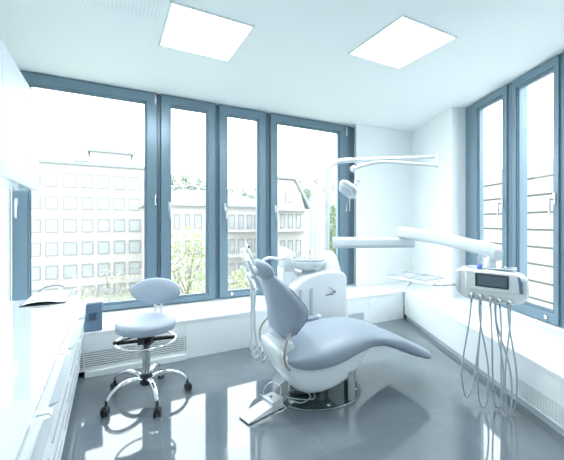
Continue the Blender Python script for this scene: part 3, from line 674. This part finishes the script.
# office block: n = 54, seven columns in view
def un(x, y, n):
    r = Vector(((x - CX) / F, 1, (CY - y) / F)); k = n / (r.x * N.x + r.y * N.y); p = r * k; return p.dot(U), p.z + H
nb = 54
cols = []
for a, b in ((28.5, 40.5), (45, 58), (63, 77), (81.5, 93.2), (97.5, 109.5), (113.5, 125), (128.7, 140.5), (144, 155)): cols.append((un(a, 200, nb)[0], un(b, 200, nb)[0]))
rows = []
for ya, yb in ((171.7, 186.5), (195.5, 209), (218.7, 232.5), (242, 256), (265.5, 279.5), (288.5, 302)): rows.append((un(50, yb, nb)[1], un(50, ya, nb)[1]))
b0 = un(18, 200, nb)[0]; b1 = un(162, 200, nb)[0]; zt = un(50, 163, nb)[1]
ob = facade('office_building', 'pale office block with a regular grid of square windows', 'building', b0, b1, nb, GZ, zt, 14, STUCCO, rows, cols)
MB().box((-.3, -.35, zt - GZ), (b1 - b0 + .3, 14.3, zt - GZ + .35)).build('roof_slab', ROOFM, ob)
p0_ = un(90, 150, nb + 3)[0] - b0; p1_ = un(131, 150, nb + 3)[0] - b0
MB().box((p0_, 3, zt - GZ + .35), (p1_, 10, zt - GZ + 2.6)).build('roof_house', STUCCO, ob)
MB().box((p0_ - .4, 2.6, zt - GZ + 2.6), (p1_ + .4, 10.4, zt - GZ + 3.0)).build('roof_house_slab', ROOFM, ob)
MB().box((p0_ - 2.2, 3.5, zt - GZ + .35), (p0_ - .2, 6, zt - GZ + 1.3)).build('roof_vent', ROOFM, ob)
# apartment house seen through the narrow windows
nb = 40
c0 = un(150, 200, nb)[0]; c1 = un(268, 200, nb)[0]
rows = [(un(190, b, nb)[1], un(190, a, nb)[1]) for a, b in ((214, 229), (240, 255), (266, 281))]
cols = [(un(a, 200, nb)[0], un(b, 200, nb)[0]) for a, b in ((174, 180), (185, 190), (194, 202), (228.5, 235), (238, 244), (247, 252), (254, 260))]
ze = un(190, 206, nb)[1]
ah = facade('apartment_house', 'white apartment house with a hipped slate roof and balconies beyond the trees', 'building', c0, c1, nb, GZ, ze, 10, STUCCO2, rows, cols, inset=.10)
wd = c1 - c0; hz = ze - GZ
m = MB(); m.prism([(-.6, -.6), (wd + .6, -.6), (wd + .6, 10.6), (-.6, 10.6)], hz, hz + .25); m.build('eaves', RAILM, ah)
m = MB(); a = [m.bm.verts.new(p) for p in ((-.6, -.6, hz + .25), (wd + .6, -.6, hz + .25), (wd + .6, 10.6, hz + .25), (-.6, 10.6, hz + .25))]; b = [m.bm.verts.new(p) for p in ((4, 5, hz + 2.4), (wd - 4, 5, hz + 2.4))]
for f in ((a[0], a[1], b[1], b[0]), (a[1], a[2], b[1]), (a[2], a[3], b[0], b[1]), (a[3], a[0], b[0])): m.bm.faces.new(f)
m.build('roof', ROOFM, ah)
for k, (za, zb) in enumerate(rows):
    x0, x1 = cols[3][0] - c0 - .3, cols[6][1] - c0 + .3; zf = za - GZ - .25
    bal = MB().box((x0, -1.2, zf - .15), (x1, .05, zf)).build('balcony', STUCCO2, ah)
    m = MB(); m.box((x0, -1.2, zf + .95), (x1, -1.14, zf + 1.0))
    q = x0
    while q <= x1: m.box((q, -1.19, zf), (q + .05, -1.15, zf + .95)); q += .45
    m.build('railing', RAILM, bal)
# gabled house seen through the wide window behind the lamp
nb = 32
c0 = un(273, 200, nb)[0]; c1 = un(305, 200, nb)[0]; ze = un(290, 208, nb)[1]; zr = un(290, 180, nb)[1]
rows = [(un(290, b, nb)[1], un(290, a, nb)[1]) for a, b in ((214, 228), (240, 256), (264, 280))]
cols = [(un(a, 200, nb)[0], un(b, 200, nb)[0]) for a, b in ((280, 285), (288, 293), (296, 301))]
gh = facade('gabled_house', 'white house with a gable window seen behind the lamp pole', 'building', c0, c1, nb, GZ, ze, 3.5, STUCCO2, rows, cols, inset=.08)
wd = c1 - c0; hz = ze - GZ; hr_ = zr - GZ
MB().prism([(0, hz), (wd, hz), (wd * .82, hz + (hr_ - hz) * .75), (wd * .66, hr_), (.0, hr_)], .05, 3.5, axis='y').build('gable', STUCCO, gh)
m = MB(); m.prism([(wd + .5, hz - .1), (wd + .7, hz + .1), (wd * .68, hr_ + .3), (-.2, hr_ + .3), (-.2, hr_ + .05), (wd * .65, hr_ + .05)], -.3, 3.8, axis='y'); m.build('roof', ROOFM, gh)
MB().box((-.1, -.8, hz - .35), (wd + .2, .05, hz - .1)).build('eaves', RAILM, gh)
w = MB().box((wd * .38, -.05, hz + .6), (wd * .62, .04, hz + 1.7)).build('window', WINF, gh); MB().box((wd * .41, -.07, hz + .7), (wd * .59, -.03, hz + 1.6)).build('pane', WINB, w)
for (za, zb) in rows[:2]:
    zf = za - GZ - .2; bal = MB().box((.2, -1.2, zf - .15), (wd - .1, .05, zf)).build('balcony', STUCCO2, gh)
    m = MB(); m.box((.2, -1.2, zf + .9), (wd - .1, -1.15, zf + .96)); q = .2
    while q < wd - .1: m.box((q, -1.19, zf), (q + .05, -1.15, zf + .9)); q += .4
    m.build('railing', RAILM, bal)
# lattice mast with stacked balconies beside it
c = bw(*[un(315, 200, 34)[0], 34, GZ]); t = thing('lattice_mast', 'slender pale lattice mast beside the gabled house', 'mast', c, TH)
m = MB(); hm = 12.4
for x in (-.35, .35):
    for y in (-.35, .35): m.box((x - .05, y - .05, 0), (x + .05, y + .05, hm))
k = 0
while k * .8 < hm: m.box((-.4, -.38, k * .8), (.4, -.32, k * .8 + .1)); m.tube([(-.35, -.35, k * .8), (.35, -.35, min(hm, k * .8 + .8))], .04, seg=6); k += 1
m.build('lattice', RAILM, t)
MB().tube([(0, 0, hm), (0, 0, hm + 2.2)], .04, seg=6).build('antenna', RAILM, t)

def tree(name, lab, base, height, crown, leaves, lm, dens=1.0, group=None, twigs=7, size=.16):
    t = thing(name, lab, 'tree', base)
    m = MB(); m.tube([(0, 0, 0), (.05 * height * .1, 0, height * .35), (0, .02 * height * .1, height * .62)], [.018 * height, .010 * height], seg=8, smooth=3); tk = m.build('trunk', BARK, t, smooth=True)
    cx_, cz, rx, rz = 0, height - crown[1], crown[0], crown[1]
    m = MB(); tips = []
    for k in range(twigs):
        a = 2 * PI * k / twigs + random.random(); s0 = height * random.uniform(.35, .6)
        e = Vector((math.cos(a) * rx * random.uniform(.5, .95), math.sin(a) * rx * random.uniform(.5, .95), cz + rz * random.uniform(-.3, .9)))
        mid = Vector((e.x * .45, e.y * .45, (s0 + e.z) * .5 + .1)); m.tube([(0, 0, s0), mid, e], [.006 * height, .0015 * height], seg=6, smooth=3)
        for j in range(4):
            b = mid.lerp(e, random.uniform(.2, .9)); f = b + Vector((random.uniform(-1, 1), random.uniform(-1, 1), random.uniform(.1, 1))) * rx * .35
            m.tube([b, b.lerp(f, .5) + Vector((0, 0, .03)), f], [.002 * height, .0008 * height], seg=5); tips.append(f)
    m.build('branches', BARK, t, smooth=True)
    m = MB()
    for k in range(int(leaves * dens)):
        while True:
            p = Vector((random.uniform(-1, 1), random.uniform(-1, 1), random.uniform(-1, 1)))
            if p.length < 1 and p.length > random.random() * .9: break
        p = Vector((p.x * rx, p.y * rx, cz + p.z * rz)) + Vector((random.gauss(0, .06), random.gauss(0, .06), random.gauss(0, .06))) * rx
        a = Vector((random.gauss(0, 1), random.gauss(0, 1), random.gauss(0, 1))).normalized(); b = a.orthogonal().normalized() * size * random.uniform(.6, 1.2); c = a.cross(b)* .6
        m.bm.faces.new([m.bm.verts.new(p + q) for q in (-b, c, b, -c)])
    m.build('foliage', lm, t)
    return t
def bp(x, n): u, _ = un(x, 200, n); return bw(u, n, GZ)
tree('bare_tree', 'nearly bare budding tree in front of the office block', bp(113, 16), 8.6, (2.2, 2.0), 260, LEAFB, twigs=11, size=.10)
tree('spring_tree', 'yellow green spring tree seen low through the window behind the stool', bp(188, 24), 10.0, (2.8, 4.0), 2600, LEAF, size=.13, group=None)
tree('spring_tree', 'pale spring bush below the window behind the chair headrest', bp(247, 20), 7.4, (1.9, 2.2), 1100, LEAF, size=.12)
tree('slender_tree', 'slender bright green tree between the lamp pole and the white corner', bp(335, 27), 12.2, (1.1, 3.0), 1500, LEAFD, size=.15)
tree('spring_tree', 'yellow green tree rising in front of the lattice mast', bp(318, 26), 7.4, (1.5, 2.0), 500, LEAF, size=.14)
# hill and far trees
def hill_h(u): return 30 + 4 * math.sin(u * .055 + 1) + 2 * math.sin(u * .17)
m = MB(); k = 60; ring0 = []; ring1 = []
for i in range(k + 1):
    u = -60 + 300 * i / k
    ring0.append(Vector((u, 110, GZ))); ring1.append(Vector((u, 190, GZ + hill_h(u))))
m.loft([ring0, ring1, [v + Vector((0, 60, 2)) for v in ring1], [Vector((v.x, 260, GZ)) for v in ring1]], closed=False)
o = m.build('hill', HILLM, smooth=True); place(o, 'b'); struct(o, 'hazy wooded hill on the horizon', 'hill')
def hill_place(x, n):
    u = un(x, 200, n)[0]; return bw(u, n, GZ + hill_h(u) * (n - 110) / 80)
far = tree('hill_tree', 'round crowned tree standing on the far hill', hill_place(172, 186), 8, (2.6, 3.2), 420, LEAFH, group='trees on the far hill', size=.5); far['group'] = 'trees on the far hill'
for k, (x_, n_) in enumerate(((178, 170), (185, 187), (192, 172), (199, 186), (205, 168), (230, 185), (237, 168), (244, 187), (251, 171), (257, 186), (282, 184), (290, 168), (298, 186), (307, 170), (316, 185), (325, 172), (333, 186))):
    c = copy_tree(far); c.location = hill_place(x_, n_); c.rotation_euler = (0, 0, k * 1.3); c.scale = [random.uniform(.8, 1.15)] * 3
# clad wall of the neighbouring wing beyond the skew windows
t = thing('clad_wing', 'neighbouring wing clad in white horizontal metal boards', 'building', R0 + RM * 6.4 + Vector((0, 0, GZ)), RANG)
ztop = 12.29
MB().box((-22, .06, 0), (14, 5, ztop)).build('wall', CLADG, t)
m = MB(); z = .02
while z < ztop - .3:
    s = -22.0; j = 0
    while s < 14: m.box((s, 0, z), (s + 1.97, .06, z + .49)); s += 2.0
    z += .56
m.build('cladding', CLAD, t)

# ------------------------------------------------------------------ light and camera
SKY = 5.0; SUN = 0.6
w = bpy.data.worlds.new('overcast sky'); scene.world = w; w.use_nodes = True
nt = w.node_tree; bg = nt.nodes['Background']
tc = nt.nodes.new('ShaderNodeTexCoord'); sp = nt.nodes.new('ShaderNodeSeparateXYZ'); rp = nt.nodes.new('ShaderNodeValToRGB')
rp.color_ramp.elements[0].position = 0; rp.color_ramp.elements[0].color = (.95, .98, 1, 1); rp.color_ramp.elements[1].position = .8; rp.color_ramp.elements[1].color = (.86, .935, 1, 1)
nt.links.new(tc.outputs['Generated'], sp.inputs[0]); nt.links.new(sp.outputs['Z'], rp.inputs[0]); nt.links.new(rp.outputs[0], bg.inputs['Color'])
bg.inputs['Strength'].default_value = SKY
sl = bpy.data.lights.new('sun', 'SUN'); sl.energy = SUN; sl.angle = .15; sl.color = (1, .98, .94)
so = bpy.data.objects.new('sun', sl); COL.objects.link(so)
dirn = (N * 1.0 + U * .25 + Vector((0, 0, -.75))).normalized(); so.rotation_euler = dirn.to_track_quat('-Z', 'Y').to_euler(); so.location = (0, -5, 30)

cam = bpy.data.cameras.new('camera'); co = bpy.data.objects.new('camera', cam); COL.objects.link(co)
cam.sensor_fit = 'HORIZONTAL'; cam.sensor_width = 36; cam.lens = 36 * F / 564; cam.shift_y = -(230 - CY) / 564; cam.clip_end = 1000; cam.clip_start = .02
co.location = (0, 0, H); co.rotation_euler = (PI / 2, 0, 0)
scene.camera = co
scene.view_settings.view_transform = 'Standard'; scene.view_settings.look = 'None'; scene.view_settings.gamma = 1; scene.view_settings.use_curve_mapping = False
scene.view_settings.exposure = 0.3
scene.cycles.use_denoising = True
scene.cycles.max_bounces = 10; scene.cycles.diffuse_bounces = 6; scene.cycles.glossy_bounces = 5; scene.cycles.transparent_max_bounces = 16
